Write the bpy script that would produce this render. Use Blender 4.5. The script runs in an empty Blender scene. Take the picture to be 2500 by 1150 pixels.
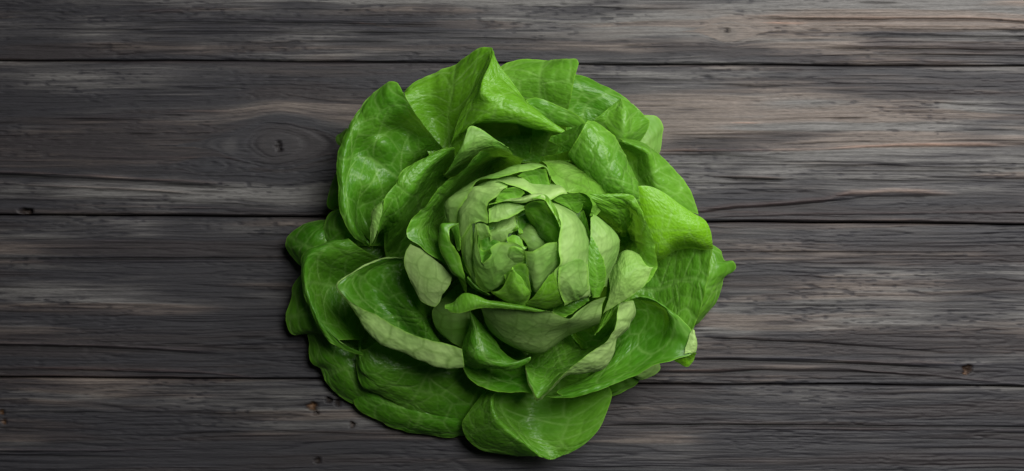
import bpy, math, random
import numpy as np
from mathutils import Vector

S = 0.00025            # metres per photo pixel on the table top
H = 4000.0             # camera height in the same units (1.0 m)
sc = bpy.context.scene

# ------------------------------------------------------------------ camera
cam_d = bpy.data.cameras.new("camera")
cam = bpy.data.objects.new("camera", cam_d)
sc.collection.objects.link(cam)
cam.location = (0, 0, H * S)
cam_d.sensor_width = 36.0
cam_d.lens = 36.0 * H / 2500.0
cam_d.clip_start = 0.05
cam_d.clip_end = 100.0
cam_d.dof.use_dof = True
cam_d.dof.focus_distance = (H - 330) * S
cam_d.dof.aperture_fstop = 18.0
sc.camera = cam

# ------------------------------------------------------------------ light
world = bpy.data.worlds.new("World")
sc.world = world
world.use_nodes = True
bg = world.node_tree.nodes["Background"]
bg.inputs[0].default_value = (0.80, 0.88, 1.0, 1)
bg.inputs[1].default_value = 0.025

def area(name, loc, target, size, power, col):
    d = bpy.data.lights.new(name, 'AREA')
    d.shape = 'RECTANGLE'; d.size = size[0]; d.size_y = size[1]
    d.energy = power; d.color = col
    o = bpy.data.objects.new(name, d)
    o.location = loc
    o.rotation_euler = (Vector(target) - Vector(loc)).to_track_quat('-Z', 'Y').to_euler()
    sc.collection.objects.link(o)
    return o
area("overhead_softbox", (0.26, 0.28, 1.08), (0.0, 0.0, 0.05), (0.40, 0.34), 15.0, (1.0, 0.985, 0.96))
area("window_light", (0.52, 0.41, 0.56), (0.08, 0.02, 0.04), (0.36, 0.32), 7.2, (1.0, 0.98, 0.95))

sc.view_settings.view_transform = 'Standard'
sc.view_settings.look = 'None'
sc.view_settings.exposure = 0.0
sc.view_settings.gamma = 1.0

# ------------------------------------------------------------------ noise helpers (numpy)
_rng = np.random.default_rng(7)
_LAT = _rng.random((256, 256))
def vnoise(x, y, seed=0):
    x = np.asarray(x, float) + seed * 17.37; y = np.asarray(y, float) + seed * 41.13
    xi = np.floor(x).astype(int); yi = np.floor(y).astype(int)
    fx = x - xi; fy = y - yi
    fx = fx * fx * (3 - 2 * fx); fy = fy * fy * (3 - 2 * fy)
    a = _LAT[xi & 255, yi & 255]; b = _LAT[(xi + 1) & 255, yi & 255]
    c = _LAT[xi & 255, (yi + 1) & 255]; d = _LAT[(xi + 1) & 255, (yi + 1) & 255]
    return (a + (b - a) * fx) * (1 - fy) + (c + (d - c) * fx) * fy
def fbm(x, y, seed=0, n=3):
    s = 0; a = 0.5; t = 0
    for k in range(n):
        s = s + a * vnoise(x * 2 ** k, y * 2 ** k, seed + k * 3); t += a; a *= 0.5
    return s / t
def sstep(a, b, x):
    t = np.clip((x - a) / (b - a), 0, 1); return t * t * (3 - 2 * t)
_JX = _rng.random((256, 256)); _JY = _rng.random((256, 256))
def worley(x, y, seed=0):
    x = x + seed * 13.7; y = y + seed * 29.3
    xi = np.floor(x).astype(int); yi = np.floor(y).astype(int)
    f1 = np.full(x.shape, 9.0); f2 = np.full(x.shape, 9.0)
    for i in (-1, 0, 1):
        for j in (-1, 0, 1):
            cx = xi + i; cy = yi + j
            px = cx + 0.1 + 0.8 * _JX[cx & 255, cy & 255]; py = cy + 0.1 + 0.8 * _JY[cx & 255, cy & 255]
            d = np.hypot(px - x, py - y)
            n2 = np.minimum(f2, np.maximum(f1, d)); f1 = np.minimum(f1, d); f2 = n2
    return f1, f2

def P2W(px, py, z):
    k = S * (H - z) / H
    return np.stack([(px - 1250.0) * k, (575.0 - py) * k, z * S], -1)

# ------------------------------------------------------------------ materials
def new_mat(name):
    m = bpy.data.materials.new(name); m.use_nodes = True
    nt = m.node_tree
    for n in list(nt.nodes): nt.nodes.remove(n)
    out = nt.nodes.new('ShaderNodeOutputMaterial')
    return m, nt, out
def N(nt, typ, **kw):
    n = nt.nodes.new(typ)
    for k, v in kw.items(): setattr(n, k, v)
    return n
def mixc(nt, fac, a, b, blend='MIX'):
    n = nt.nodes.new('ShaderNodeMix'); n.data_type = 'RGBA'; n.blend_type = blend
    for idx, v in ((0, fac), (6, a), (7, b)):
        if hasattr(v, 'is_linked') or hasattr(v, 'links'): nt.links.new(v, n.inputs[idx])
        elif isinstance(v, (int, float)): n.inputs[idx].default_value = v
        else: n.inputs[idx].default_value = (*v, 1)
    return n.outputs[2]
def math_n(nt, op, a, b=None, c=None, clamp=False):
    n = nt.nodes.new('ShaderNodeMath'); n.operation = op; n.use_clamp = clamp
    for i, v in enumerate((a, b, c)):
        if v is None: continue
        if isinstance(v, (int, float)): n.inputs[i].default_value = v
        else: nt.links.new(v, n.inputs[i])
    return n.outputs[0]

def leaf_material():
    m, nt, out = new_mat("lettuce_leaf")
    L = nt.links.new
    vein = N(nt, 'ShaderNodeAttribute', attribute_name='vein').outputs['Fac']
    tint = N(nt, 'ShaderNodeAttribute', attribute_type='OBJECT', attribute_name='tint').outputs['Fac']
    hue = N(nt, 'ShaderNodeAttribute', attribute_type='OBJECT', attribute_name='hue').outputs['Fac']
    pale = N(nt, 'ShaderNodeAttribute', attribute_name='pale').outputs['Fac']
    back = N(nt, 'ShaderNodeNewGeometry').outputs['Backfacing']
    uv = N(nt, 'ShaderNodeUVMap', uv_map='UVMap').outputs[0]
    n1 = N(nt, 'ShaderNodeTexNoise'); n1.inputs['Scale'].default_value = 0.011; n1.inputs['Detail'].default_value = 4
    n2 = N(nt, 'ShaderNodeTexNoise'); n2.inputs['Scale'].default_value = 0.12; n2.inputs['Detail'].default_value = 3
    v1 = N(nt, 'ShaderNodeTexVoronoi', feature='SMOOTH_F1'); v1.inputs['Scale'].default_value = 0.17; v1.inputs['Smoothness'].default_value = 0.6
    for n in (n1, n2, v1): L(uv, n.inputs['Vector'])
    btint = N(nt, 'ShaderNodeAttribute', attribute_type='OBJECT', attribute_name='btint').outputs['Fac']
    t2 = math_n(nt, 'ADD', btint, math_n(nt, 'MULTIPLY', math_n(nt, 'SUBTRACT', n1.outputs[0], 0.5), 1.5))
    t2 = math_n(nt, 'ADD', t2, math_n(nt, 'MULTIPLY', pale, 0.55), clamp=True)
    t3 = math_n(nt, 'ADD', tint, math_n(nt, 'MULTIPLY', math_n(nt, 'SUBTRACT', n1.outputs[0], 0.5), 0.7))
    t3 = math_n(nt, 'ADD', t3, math_n(nt, 'MULTIPLY', pale, 0.45), clamp=True)
    # upper side: deep green to pale heart green
    up = mixc(nt, t3, (0.018, 0.118, 0.0015), (0.17, 0.39, 0.035))
    up = mixc(nt, hue, up, (0.15, 0.38, 0.008))
    upv = mixc(nt, math_n(nt, 'MULTIPLY', vein, 0.50), up, (0.26, 0.45, 0.12))
    # under side: pale grey green, olive veins
    un = mixc(nt, t2, (0.095, 0.255, 0.024), (0.32, 0.48, 0.155))
    un = mixc(nt, math_n(nt, 'MULTIPLY', hue, 0.7), un, (0.20, 0.40, 0.03))
    netf = N(nt, 'ShaderNodeAttribute', attribute_name='net').outputs['Fac']
    unv = mixc(nt, math_n(nt, 'MULTIPLY', netf, math_n(nt, 'MULTIPLY_ADD', tint, -0.75, 0.68)), un, (0.075, 0.155, 0.018))
    col = mixc(nt, back, upv, unv)
    rim = N(nt, 'ShaderNodeAttribute', attribute_name='rim').outputs['Fac']
    col = mixc(nt, math_n(nt, 'MULTIPLY', rim, 0.6), col, (0.22, 0.47, 0.045))  # greener margins; the paler edge also paints in light caught by leaf thickness
    vs = N(nt, 'ShaderNodeTexVoronoi', feature='F1'); vs.inputs['Scale'].default_value = 0.017; L(uv, vs.inputs['Vector'])
    sep = N(nt, 'ShaderNodeSeparateColor'); L(vs.outputs['Color'], sep.inputs[0])
    spot = math_n(nt, 'LESS_THAN', vs.outputs['Distance'], math_n(nt, 'MULTIPLY_ADD', sep.outputs[0], 0.30, -0.235))
    col = mixc(nt, math_n(nt, 'MULTIPLY', spot, 0.7), col, (0.10, 0.06, 0.012))
    sp = math_n(nt, 'MULTIPLY_ADD', n2.outputs[0], 0.34, 0.83)
    spc = N(nt, 'ShaderNodeCombineColor')
    for i in range(3): L(sp, spc.inputs[i])
    col = mixc(nt, 1.0, col, spc.outputs[0], 'MULTIPLY')
    bsdf = N(nt, 'ShaderNodeBsdfPrincipled')
    L(col, bsdf.inputs['Base Color'])
    L(math_n(nt, 'MULTIPLY_ADD', back, 0.14, 0.38), bsdf.inputs['Roughness'])
    bsdf.inputs['Specular IOR Level'].default_value = 0.27
    cr = N(nt, 'ShaderNodeAttribute', attribute_type='OBJECT', attribute_name='crinkle').outputs['Fac']
    bump = N(nt, 'ShaderNodeBump'); bump.inputs['Distance'].default_value = 0.0013
    L(math_n(nt, 'MULTIPLY', cr, 0.24), bump.inputs['Strength'])
    hgt = math_n(nt, 'ADD', math_n(nt, 'MULTIPLY', v1.outputs['Distance'], -0.9), math_n(nt, 'MULTIPLY', n2.outputs[0], 0.5))
    L(hgt, bump.inputs['Height']); L(bump.outputs[0], bsdf.inputs['Normal'])
    tr = N(nt, 'ShaderNodeBsdfTranslucent')
    tcol = mixc(nt, 0.4, col, (0.24, 0.52, 0.015))
    L(tcol, tr.inputs[0])
    mx = N(nt, 'ShaderNodeMixShader'); mx.inputs[0].default_value = 0.32
    L(bsdf.outputs[0], mx.inputs[1]); L(tr.outputs[0], mx.inputs[2])
    L(mx.outputs[0], out.inputs[0])
    return m
LEAF = leaf_material()

def wood_material():
    m, nt, out = new_mat("weathered_wood")
    L = nt.links.new
    col = N(nt, 'ShaderNodeVertexColor', layer_name='wood').outputs[0]
    tc = N(nt, 'ShaderNodeTexCoord').outputs['Object']
    mp = N(nt, 'ShaderNodeMapping'); mp.inputs['Scale'].default_value = (28, 900, 900); L(tc, mp.inputs[0])
    n1 = N(nt, 'ShaderNodeTexNoise'); n1.inputs['Scale'].default_value = 1.0; n1.inputs['Detail'].default_value = 5; n1.inputs['Roughness'].default_value = 0.65
    L(mp.outputs[0], n1.inputs['Vector'])
    mp2 = N(nt, 'ShaderNodeMapping'); mp2.inputs['Scale'].default_value = (260, 1900, 1900); L(tc, mp2.inputs[0])
    n2 = N(nt, 'ShaderNodeTexNoise'); n2.inputs['Scale'].default_value = 1.0; n2.inputs['Detail'].default_value = 3
    L(mp2.outputs[0], n2.inputs['Vector'])
    f = math_n(nt, 'MULTIPLY_ADD', n1.outputs[0], 1.9, 0.06)
    f = math_n(nt, 'MULTIPLY', f, math_n(nt, 'MULTIPLY_ADD', n2.outputs[0], 1.0, 0.50))
    c = N(nt, 'ShaderNodeCombineColor')
    for i in range(3): L(f, c.inputs[i])
    col = mixc(nt, 1.0, col, c.outputs[0], 'MULTIPLY')
    b = N(nt, 'ShaderNodeBsdfPrincipled')
    L(col, b.inputs['Base Color']); b.inputs['Roughness'].default_value = 0.62
    b.inputs['Specular IOR Level'].default_value = 0.30
    bump = N(nt, 'ShaderNodeBump'); bump.inputs['Strength'].default_value = 0.5; bump.inputs['Distance'].default_value = 0.0006
    L(math_n(nt, 'ADD', n1.outputs[0], math_n(nt, 'MULTIPLY', n2.outputs[0], 0.4)), bump.inputs['Height'])
    L(bump.outputs[0], b.inputs['Normal'])
    L(b.outputs[0], out.inputs[0])
    return m
WOOD = wood_material()

def plain_material(name, col, rough):
    m, nt, out = new_mat(name)
    tc = N(nt, 'ShaderNodeTexCoord').outputs['Object']
    n1 = N(nt, 'ShaderNodeTexNoise'); n1.inputs['Scale'].default_value = 60
    nt.links.new(tc, n1.inputs['Vector'])
    c = mixc(nt, n1.outputs[0], tuple(v * 0.7 for v in col), tuple(v * 1.3 for v in col))
    b = N(nt, 'ShaderNodeBsdfPrincipled'); b.inputs['Roughness'].default_value = rough
    nt.links.new(c, b.inputs['Base Color']); nt.links.new(b.outputs[0], out.inputs[0])
    return m

# ------------------------------------------------------------------ mesh helper
def grid_mesh(name, verts, nr, ncol, flip=False):
    me = bpy.data.meshes.new(name)
    i, j = np.meshgrid(np.arange(nr - 1), np.arange(ncol - 1), indexing='ij')
    a = (i * ncol + j).ravel(); b = a + 1; c = a + ncol + 1; d = a + ncol
    q = np.stack([a, b, c, d] if not flip else [a, d, c, b], 1)
    nf = len(q)
    me.vertices.add(nr * ncol); me.vertices.foreach_set('co', verts.astype(np.float32).ravel())
    me.loops.add(nf * 4); me.loops.foreach_set('vertex_index', q.astype(np.int32).ravel())
    me.polygons.add(nf)
    me.polygons.foreach_set('loop_start', (np.arange(nf) * 4).astype(np.int32))
    me.polygons.foreach_set('use_smooth', np.ones(nf, bool))
    me.update(calc_edges=True)
    return me, q

# ------------------------------------------------------------------ the plank table
table = bpy.data.objects.new("plank_table", None)
sc.collection.objects.link(table)
table['label'] = "dark weathered tabletop of wide grey-brown wooden planks under the lettuce"
table['category'] = "table"

XL, XR = -260.0, 2760.0
def seam(pts):
    xs = [p[0] for p in pts]; ys = [p[1] for p in pts]
    return lambda x: np.interp(x, xs, ys) + 1.6 * (vnoise(x / 160.0, x * 0 + 3.3, int(ys[0]) % 50) - 0.5) * 2
seams = [
    seam([(XL, -230), (XR, -215)]),
    seam([(XL, 144), (0, 146), (900, 150), (1500, 156), (2000, 159), (2500, 161), (XR, 163)]),
    seam([(XL, 523), (0, 525), (800, 529), (1700, 542), (2100, 543), (2500, 548), (XR, 551)]),
    seam([(XL, 919), (0, 921), (800, 926), (1560, 938), (2100, 940), (2500, 945), (XR, 947)]),
    seam([(XL, 1330), (XR, 1350)]),
]
GAP = [0, 1.2, 1.5, 1.2, 0]
# knots: x, y, radius across the grain, length along it
KNOTS = [(680, 352, 56, 100), (1778, 78, 26, 40), (525, 405, 22, 60), (2440, 690, 10, 70), (1150, 60, 10, 120)]
# sunk holes: x, y, rx, ry, depth, rust
HOLES = [(62, 517, 15, 8, 26, 0.15), (762, 993, 11, 11, 16, 0.9), (803, 977, 7.5, 7, 18, 0.1), (824, 983, 6.5, 9, 18, 0.1), (771, 1010, 5, 4.5, 16, 0.1),
         (860, 1037, 5, 8, 14, 0.2), (2364, 899, 10, 8, 14, 0.5), (2360, 909, 6, 8, 12, 0.6), (775, 1125, 6, 7, 12, 0.1), (680, 358, 5, 13, 14, 0.0), (2, 1006, 5, 7, 8, 1.0), (8, 1030, 4, 6, 8, 0.9), (1775, 74, 4, 5, 8, 0.0)]
# streaks along the grain: points, half width, height change, brightness change, warm tint
STREAKS = [
    ([(0, 420), (130, 424), (280, 433), (420, 440), (520, 446)], 3.5, 3.0, 0.55, 0.6),
    ([(0, 428), (130, 433), (280, 443), (420, 450), (560, 458)], 4.5, -5.0, -0.75, 0.0),
    ([(60, 450), (200, 456), (330, 462), (470, 470)], 2.5, 2.0, 0.35, 0.3),
    ([(60, 456), (200, 462), (330, 468), (470, 476)], 3, -3.5, -0.6, 0.0),
    ([(0, 474), (200, 482), (420, 492), (650, 503)], 3, -3, -0.45, 0.0),
    ([(150, 500), (400, 505), (700, 512)], 2.5, 2, 0.3, 0.4),
    ([(0, 632), (120, 632), (400, 632), (700, 630), (800, 634)], 3, -5, -0.8, 0.0),
    ([(60, 637), (300, 637), (700, 637)], 2.5, 2, 0.3, 0.2),
    ([(0, 838), (200, 841), (360, 848), (490, 857)], 3.5, 4.0, 0.9, 0.05),
    ([(0, 847), (200, 850), (360, 857), (520, 866)], 5, -4.5, -0.65, 0.0),
    ([(80, 898), (260, 901), (480, 908), (620, 920)], 3, 3, 0.6, 0.7),
    ([(0, 905), (260, 908), (480, 915)], 3, -3, -0.6, 0.0),
    ([(0, 916), (300, 918), (600, 920)], 2.5, 2, 0.4, 0.6),
    ([(340, 33), (400, 25), (520, 21), (700, 17)], 4, 3.5, 0.6, 0.0),
    ([(350, 47), (520, 43), (760, 48), (1050, 52)], 2.8, 2.6, 0.45, 0.1),
    ([(350, 56), (520, 54), (760, 57), (1050, 61)], 3.2, -3.4, -0.5, 0.0),
    ([(350, 68), (560, 64), (800, 70), (1100, 72)], 2.6, 2.2, 0.35, 0.0),
    ([(350, 80), (560, 78), (800, 80), (1100, 82)], 3, -3, -0.45, 0.0),
    ([(1860, 46), (1990, 48), (2150, 48), (2350, 46), (2500, 54), (2700, 58)], 3.4, -5, -0.7, 0.3),
    ([(1830, 36), (1990, 41), (2150, 42), (2350, 42), (2500, 49)], 2.8, 2.6, 0.4, 0.4),
    ([(2000, 60), (2250, 62), (2500, 67)], 2.8, 2.4, 0.35, 0.1),
    ([(2050, 70), (2200, 72), (2500, 74)], 3, -4, -0.6, 0.0),
    ([(2050, 88), (2260, 87), (2500, 92)], 3.2, -4.2, -0.6, 0.0),
    ([(2040, 80), (2260, 80), (2500, 84)], 2.8, 2.6, 0.35, 0.0),
    ([(2080, 102), (2260, 98), (2500, 101)], 2.8, 2.4, 0.35, 0.0),
    ([(2020, 118), (2260, 120), (2500, 124)], 3.4, -4.5, -0.65, 0.0),
    ([(2020, 110), (2260, 110), (2500, 114)], 2.8, 2.6, 0.35, 0.0),
    ([(2060, 134), (2260, 134), (2500, 138)], 3.2, -4, -0.6, 0.0),
    ([(2000, 146), (2260, 147), (2500, 150)], 2.8, 2.4, 0.35, 0.1),
    ([(1757, 434), (1800, 437), (1860, 439), (1912, 440)], 3.2, -6, -0.9, 0.1),
    ([(1757, 430), (1800, 431), (1900, 434)], 2, 2, 0.4, 0.6),
    ([(1640, 367), (1800, 366), (2000, 364), (2200, 352), (2450, 352)], 4, 3, 0.45, 0.7),
    ([(1620, 378), (1750, 380), (1900, 388)], 4.5, -3.5, -0.55, 0.0),
    ([(1950, 408), (2150, 404), (2300, 410), (2500, 412)], 3.5, -4, -0.6, 0.1),
    ([(1715, 512), (1790, 502), (1900, 496), (2010, 486), (2080, 470), (2180, 465), (2300, 471)], 6.5, 4, 0.6, 0.9),
    ([(1720, 520), (1800, 510), (1920, 503), (2040, 492), (2130, 482), (2290, 479)], 4.0, -4, -0.6, 0.0),
    ([(1730, 530), (1900, 522), (2100, 520), (2500, 517)], 2.8, 2.4, 0.35, 0.5),
    ([(1740, 538), (1900, 534), (2200, 537), (2500, 542)], 2.4, 2.0, 0.4, 0.5),
    ([(1620, 335), (1700, 332), (1800, 338)], 10, -1.5, -0.4, 0.0),
    ([(1620, 352), (1700, 350), (1760, 352)], 6, -2, -0.45, 0.0),
    ([(1750, 618), (1900, 617), (2150, 617), (2440, 616)], 2.6, -3.5, -0.55, 0.1),
    ([(1720, 826), (1800, 830), (1990, 838), (2150, 850), (2300, 862)], 3.8, -4.5, -0.6, 0.0),
    ([(1700, 872), (1800, 872), (2000, 876), (2150, 884), (2400, 890)], 4, 3.8, 0.8, 0.15),
    ([(1700, 880), (1800, 881), (2000, 886), (2150, 893), (2290, 900)], 4.5, -5, -0.75, 0.0),
    ([(1640, 904), (1720, 904), (1800, 903)], 4, 1.5, 0.35, 0.9),
    ([(1620, 912), (1720, 913), (1840, 906), (2100, 910), (2300, 918)], 4, -4, -0.65, 0.0),
    ([(2070, 900), (2200, 912), (2320, 920), (2500, 940)], 3.2, 3, 0.6, 0.3),
    ([(1500, 1040), (1700, 1038), (2000, 1040), (2500, 1044)], 3, -5, -0.8, 0.0),
    ([(1700, 1046), (2000, 1046), (2500, 1050)], 2.4, 2.2, 0.35, 0.4),
    ([(0, 1008), (300, 1008), (640, 1011)], 2.8, -3, -0.5, 0.0),
    ([(0, 1098), (180, 1100), (420, 1096)], 3, 2.4, 0.4, 0.3),
    ([(430, 1060), (700, 1055), (1100, 1068)], 3, -3, -0.4, 0.0),
]

# bleached (+) and stained (-) boards, plus lamp falloff painted into their colour: x, y, half length, half height, amount
WEAR_FALLOFF = [(2250, 15, 450, 40, 0.45), (2150, 290, 520, 60, 0.45), (2350, 110, 420, 50, 0.2), (1900, 800, 240, 24, 0.3), (1900, 640, 420, 60, 0.15),
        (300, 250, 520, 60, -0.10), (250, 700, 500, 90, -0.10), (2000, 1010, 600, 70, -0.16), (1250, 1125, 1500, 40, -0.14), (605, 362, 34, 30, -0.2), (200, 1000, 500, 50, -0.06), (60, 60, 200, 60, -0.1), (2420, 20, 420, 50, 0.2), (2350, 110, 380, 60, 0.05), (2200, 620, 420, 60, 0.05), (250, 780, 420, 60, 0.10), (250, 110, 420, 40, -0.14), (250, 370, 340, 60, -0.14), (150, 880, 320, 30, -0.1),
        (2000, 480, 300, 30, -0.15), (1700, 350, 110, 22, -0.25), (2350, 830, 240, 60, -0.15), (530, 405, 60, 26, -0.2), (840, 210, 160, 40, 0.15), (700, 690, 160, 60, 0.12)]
_r = random.Random(11)
for _ in range(90):            # hair cracks and raised fibres
    _x = _r.uniform(-100, 2500); _y = _r.uniform(4, 1146); _l = _r.choice([60, 90, 140, 220, 360])
    _d = _r.uniform(-3, 3) + _l * 0.008
    if _r.random() < 0.65:
        STREAKS.append(([(_x, _y), (_x + _l * .5, _y + _d * .6), (_x + _l, _y + _d)], _r.uniform(1.3, 2.2), -3.5, -0.62, 0.05))
    else:
        STREAKS.append(([(_x, _y), (_x + _l * .5, _y + _d * .6), (_x + _l, _y + _d)], _r.uniform(1.3, 2.4), 1.6, 0.55, _r.choice([0.0, 0.3, 0.8])))
def build_plank(k):
    xs = np.linspace(XL, XR, 560)
    top = seams[k](xs) + GAP[k]; bot = seams[k + 1](xs) - GAP[k + 1]
    n = 215
    v = np.linspace(0, 1, n)
    X = np.repeat(xs[None, :], n, 0)
    Y = top[None, :] + (bot - top)[None, :] * v[:, None]
    sd = 10 + k * 11
    G = Y + 26 * (fbm(X / 700.0, Y / 260.0, sd) - 0.5) + 5 * (fbm(X / 160.0, Y / 60.0, sd + 5) - 0.5)
    knotw = np.zeros_like(X)
    for (kx, ky, R, Ln) in KNOTS:
        if not (top.min() - 20 < ky < bot.max() + 20): continue
        dx = (X - kx) + 6 * (fbm(X / 40., Y / 40., 3) - .5); dy = Y - ky + 14 * (fbm(X / 60.0, Y / 40.0, 9) - 0.5)
        e = np.exp(-(dx / Ln) ** 2) * R * R
        q = dy * dy - e
        g2 = np.where(q > 0, np.sign(dy) * np.sqrt(np.abs(q)), 0.55 * np.sqrt(np.abs(q)) + 200)
        fall = np.exp(-(dx / (2.2 * Ln)) ** 2 - (dy / (3.2 * R)) ** 2)
        G = G * (1 - (q <= 0)) + (g2 * (q <= 0)) + np.where(q > 0, (g2 - dy) * fall, 0)
        knotw = np.maximum(knotw, np.exp(-(dx / (0.75 * Ln)) ** 2 - (dy / (1.0 * R)) ** 2) * min(1, R / 40))
    ridg = fbm(X / 900.0, Y / 120.0, sd + 40)
    amp = 0.35 + 1.2 * sstep(0.42, 0.68, ridg)
    c0 = fbm(X / 620.0, G / 10.0, sd + 1, 2); c1 = vnoise(X / 190.0, G / 4.4, sd + 2); c2 = vnoise(X / 70.0, G / 2.6, sd + 3)
    fib = (1 - np.abs(2 * vnoise(X / 240.0, G / 5.2, sd + 31) - 1)) ** 7 * sstep(0.40, 0.66, fbm(X / 330.0, G / 34.0, sd + 33))
    fib = np.maximum(fib, (1 - np.abs(2 * vnoise(X / 420.0, G / 13.0, sd + 35) - 1)) ** 12 * sstep(0.48, 0.6, fbm(X / 500.0, G / 60.0, sd + 36)))
    hgt = amp * (2.6 * (c0 - 0.5) + 1.5 * (c1 - 0.5)) + 0.8 * (c2 - 0.5) - 2.2 * fib
    # saw-scratched short dashes
    dash = sstep(0.66, 0.84, vnoise(X / 17.0, Y / 4.0, sd + 7)) * sstep(0.42, 0.66, fbm(X / 200.0, Y / 50.0, sd + 8))
    hgt -= 1.2 * dash
    b = fbm(X / 900.0, G / 60.0, sd + 12, 4)              # broad bands
    br = fbm(X / 330.0, G / 16.0, sd + 13, 4)
    patch = fbm(X / 240.0, Y / 55.0, sd + 14, 3)
    val = 0.36 + 1.5 * (b - 0.5) + 0.45 * (br - 0.5) + 0.26 * (c1 - 0.5) + 0.36 * (c2 - 0.5) + 0.15 * (c0 - 0.5) + 0.9 * (patch - 0.5) - 0.42 * fib
    warm = sstep(0.44, 0.64, fbm(X / 600.0, G / 30.0, sd + 21, 3) + (0.05 if k == 2 else 0))
    val = val - 0.36 * dash - 0.06 * knotw
    wstk = np.zeros_like(X); gain = np.ones_like(X)
    for (pts, w, dh, da, wm) in STREAKS:
        px = np.array([p[0] for p in pts], float); py = np.array([p[1] for p in pts], float)
        if py.max() < top.min() - 8 or py.min() > bot.max() + 8: continue
        yc = np.interp(X, px, py) + 2.2 * (vnoise(X / 55.0, X * 0, int(px[0] + py[0]) % 97) - 0.5)
        xe = min(60.0, 0.3 * (px[-1] - px[0]))
        m = sstep(px[0] - xe, px[0] + xe, X) if px[0] > 5 else 1.0
        m = m * (1 - sstep(px[-1] - xe, px[-1] + xe, X)) if px[-1] < 2495 else m
        ww = w * (0.55 + 0.7 * vnoise(X / 120.0, X * 0 + 5, int(py[0]) % 91))
        m = m * np.exp(-((Y - yc) / ww) ** 2) * (0.65 + 0.5 * vnoise(X / 70.0, X * 0 + 1, int(py[-1]) % 83))
        hgt += dh * m
        gain *= np.clip(1 + da * m, 0.12, 3); wstk = np.maximum(wstk, wm * m)
    val = np.clip(val, 0.02, 1.2)
    dark = np.array([0.0105, 0.0102, 0.0128]); mid = np.array([0.0265, 0.0252, 0.0266]); lite = np.array([0.075, 0.0725, 0.070])
    for (wx, wy, wr, wh, wa) in WEAR_FALLOFF:
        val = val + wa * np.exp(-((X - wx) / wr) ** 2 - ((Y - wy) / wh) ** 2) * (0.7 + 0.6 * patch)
    val = 0.36 + 1.45 * (val - 0.36)
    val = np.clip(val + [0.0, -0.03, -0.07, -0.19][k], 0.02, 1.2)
    t1 = np.clip(val / 0.45, 0, 1)[..., None]; t2 = np.clip((val - 0.45) / 0.6, 0, 1)[..., None]
    col = dark + (mid - dark) * t1 + (lite - mid) * t2
    brown = np.array([1.20, 0.975, 0.84])
    col = col * (1 + (brown - 1) * (0.75 * warm)[..., None])
    col = col * gain[..., None] * (1 + (np.array([1.25, 0.9, 0.74]) - 1) * wstk[..., None])
    col = col * (1 + (np.array([0.96, 1.04, 1.06]) - 1) * knotw[..., None])
    for (hx, hy, rx, ry, dp, rust) in HOLES:
        if not (top.min() < hy < bot.max()): continue
        ang = np.arctan2(Y - hy, X - hx)
        r = np.hypot((X - hx) / rx, (Y - hy) / ry) * (1 + 0.16 * np.sin(3 * ang + hx) + 0.1 * np.sin(5 * ang + hy))
        m = 1 - sstep(0.6, 1.25, r)
        hgt -= dp * m
        hc = np.array([0.012, 0.010, 0.010]) * (1 - rust) + np.array([0.060, 0.030, 0.012]) * rust
        hc = np.broadcast_to(hc, col.shape) * (0.55 + 0.9 * vnoise(X / 6., Y / 5., 4))[..., None]
        col = col * (1 - m[..., None]) + hc * m[..., None]
    # worn arrises along both edges
    dt = Y - top[None, :]; db = bot[None, :] - Y
    ed = np.minimum(dt, db)
    wv = 2.6 + 4 * vnoise(X / 90.0, X * 0 + 2, sd)
    hgt -= 7.0 * (1 - np.clip(ed / wv, 0, 1)) ** 2
    hgt += [-1.5, 0.8, -0.6, 1.0][k]
    Z = hgt - 3.0
    V = P2W(X.ravel(), Y.ravel(), 0 * Z.ravel()); V[:, 2] = Z.ravel() * S
    # skirt: two more rows top and bottom give the plank its thickness
    V = V.reshape(n, -1, 3)
    tp = V[:1].copy(); tp[..., 2] = -0.024; bt = V[-1:].copy(); bt[..., 2] = -0.024
    V = np.concatenate([tp, V, bt], 0)
    col = np.concatenate([col[:1] * 0.8, col, col[-1:] * 0.8], 0)
    nr, nc = V.shape[:2]
    me, q = grid_mesh("plank", V.reshape(-1, 3), nr, nc, flip=True)
    at = me.color_attributes.new('wood', 'FLOAT_COLOR', 'POINT')
    rgba = np.concatenate([np.clip(col, 0.004, 0.6), np.ones(col.shape[:2] + (1,))], -1)
    at.data.foreach_set('color', rgba.astype(np.float32).ravel())
    me.materials.append(WOOD)
    o = bpy.data.objects.new("plank", me); sc.collection.objects.link(o); o.parent = table
    return o
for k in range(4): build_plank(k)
def box(name, lo, hi, mat, parent):
    x0, y0, z0 = lo; x1, y1, z1 = hi
    vs = [(x, y, z) for z in (z0, z1) for y in (y0, y1) for x in (x0, x1)]
    fs = [(0, 2, 3, 1), (4, 5, 7, 6), (0, 1, 5, 4), (2, 6, 7, 3), (0, 4, 6, 2), (1, 3, 7, 5)]
    me = bpy.data.meshes.new(name); me.from_pydata(vs, [], fs); me.materials.append(mat)
    o = bpy.data.objects.new(name, me); sc.collection.objects.link(o); o.parent = parent
    return o
DARKW = plain_material("dark_gap_backing", (0.02, 0.018, 0.017), 0.8)
box("added_gap_backing", (-0.385, -0.20, -0.045), (0.385, 0.205, -0.0242), DARKW, table)  # added unseen board so the gaps between planks stay dark

# ------------------------------------------------------------------ the lettuce
lettuce = bpy.data.objects.new("lettuce", None)
sc.collection.objects.link(lettuce)
lettuce.location = tuple(P2W(np.array(1265.), np.array(570.), np.array(0.)))
lettuce['label'] = "round green butterhead lettuce with loose ruffled leaves lying on the dark planks"
lettuce['category'] = "lettuce"
CX, CY = 1265.0, 570.0
ZS = 1.28          # heights below are stretched to deepen the shade between leaves

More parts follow.
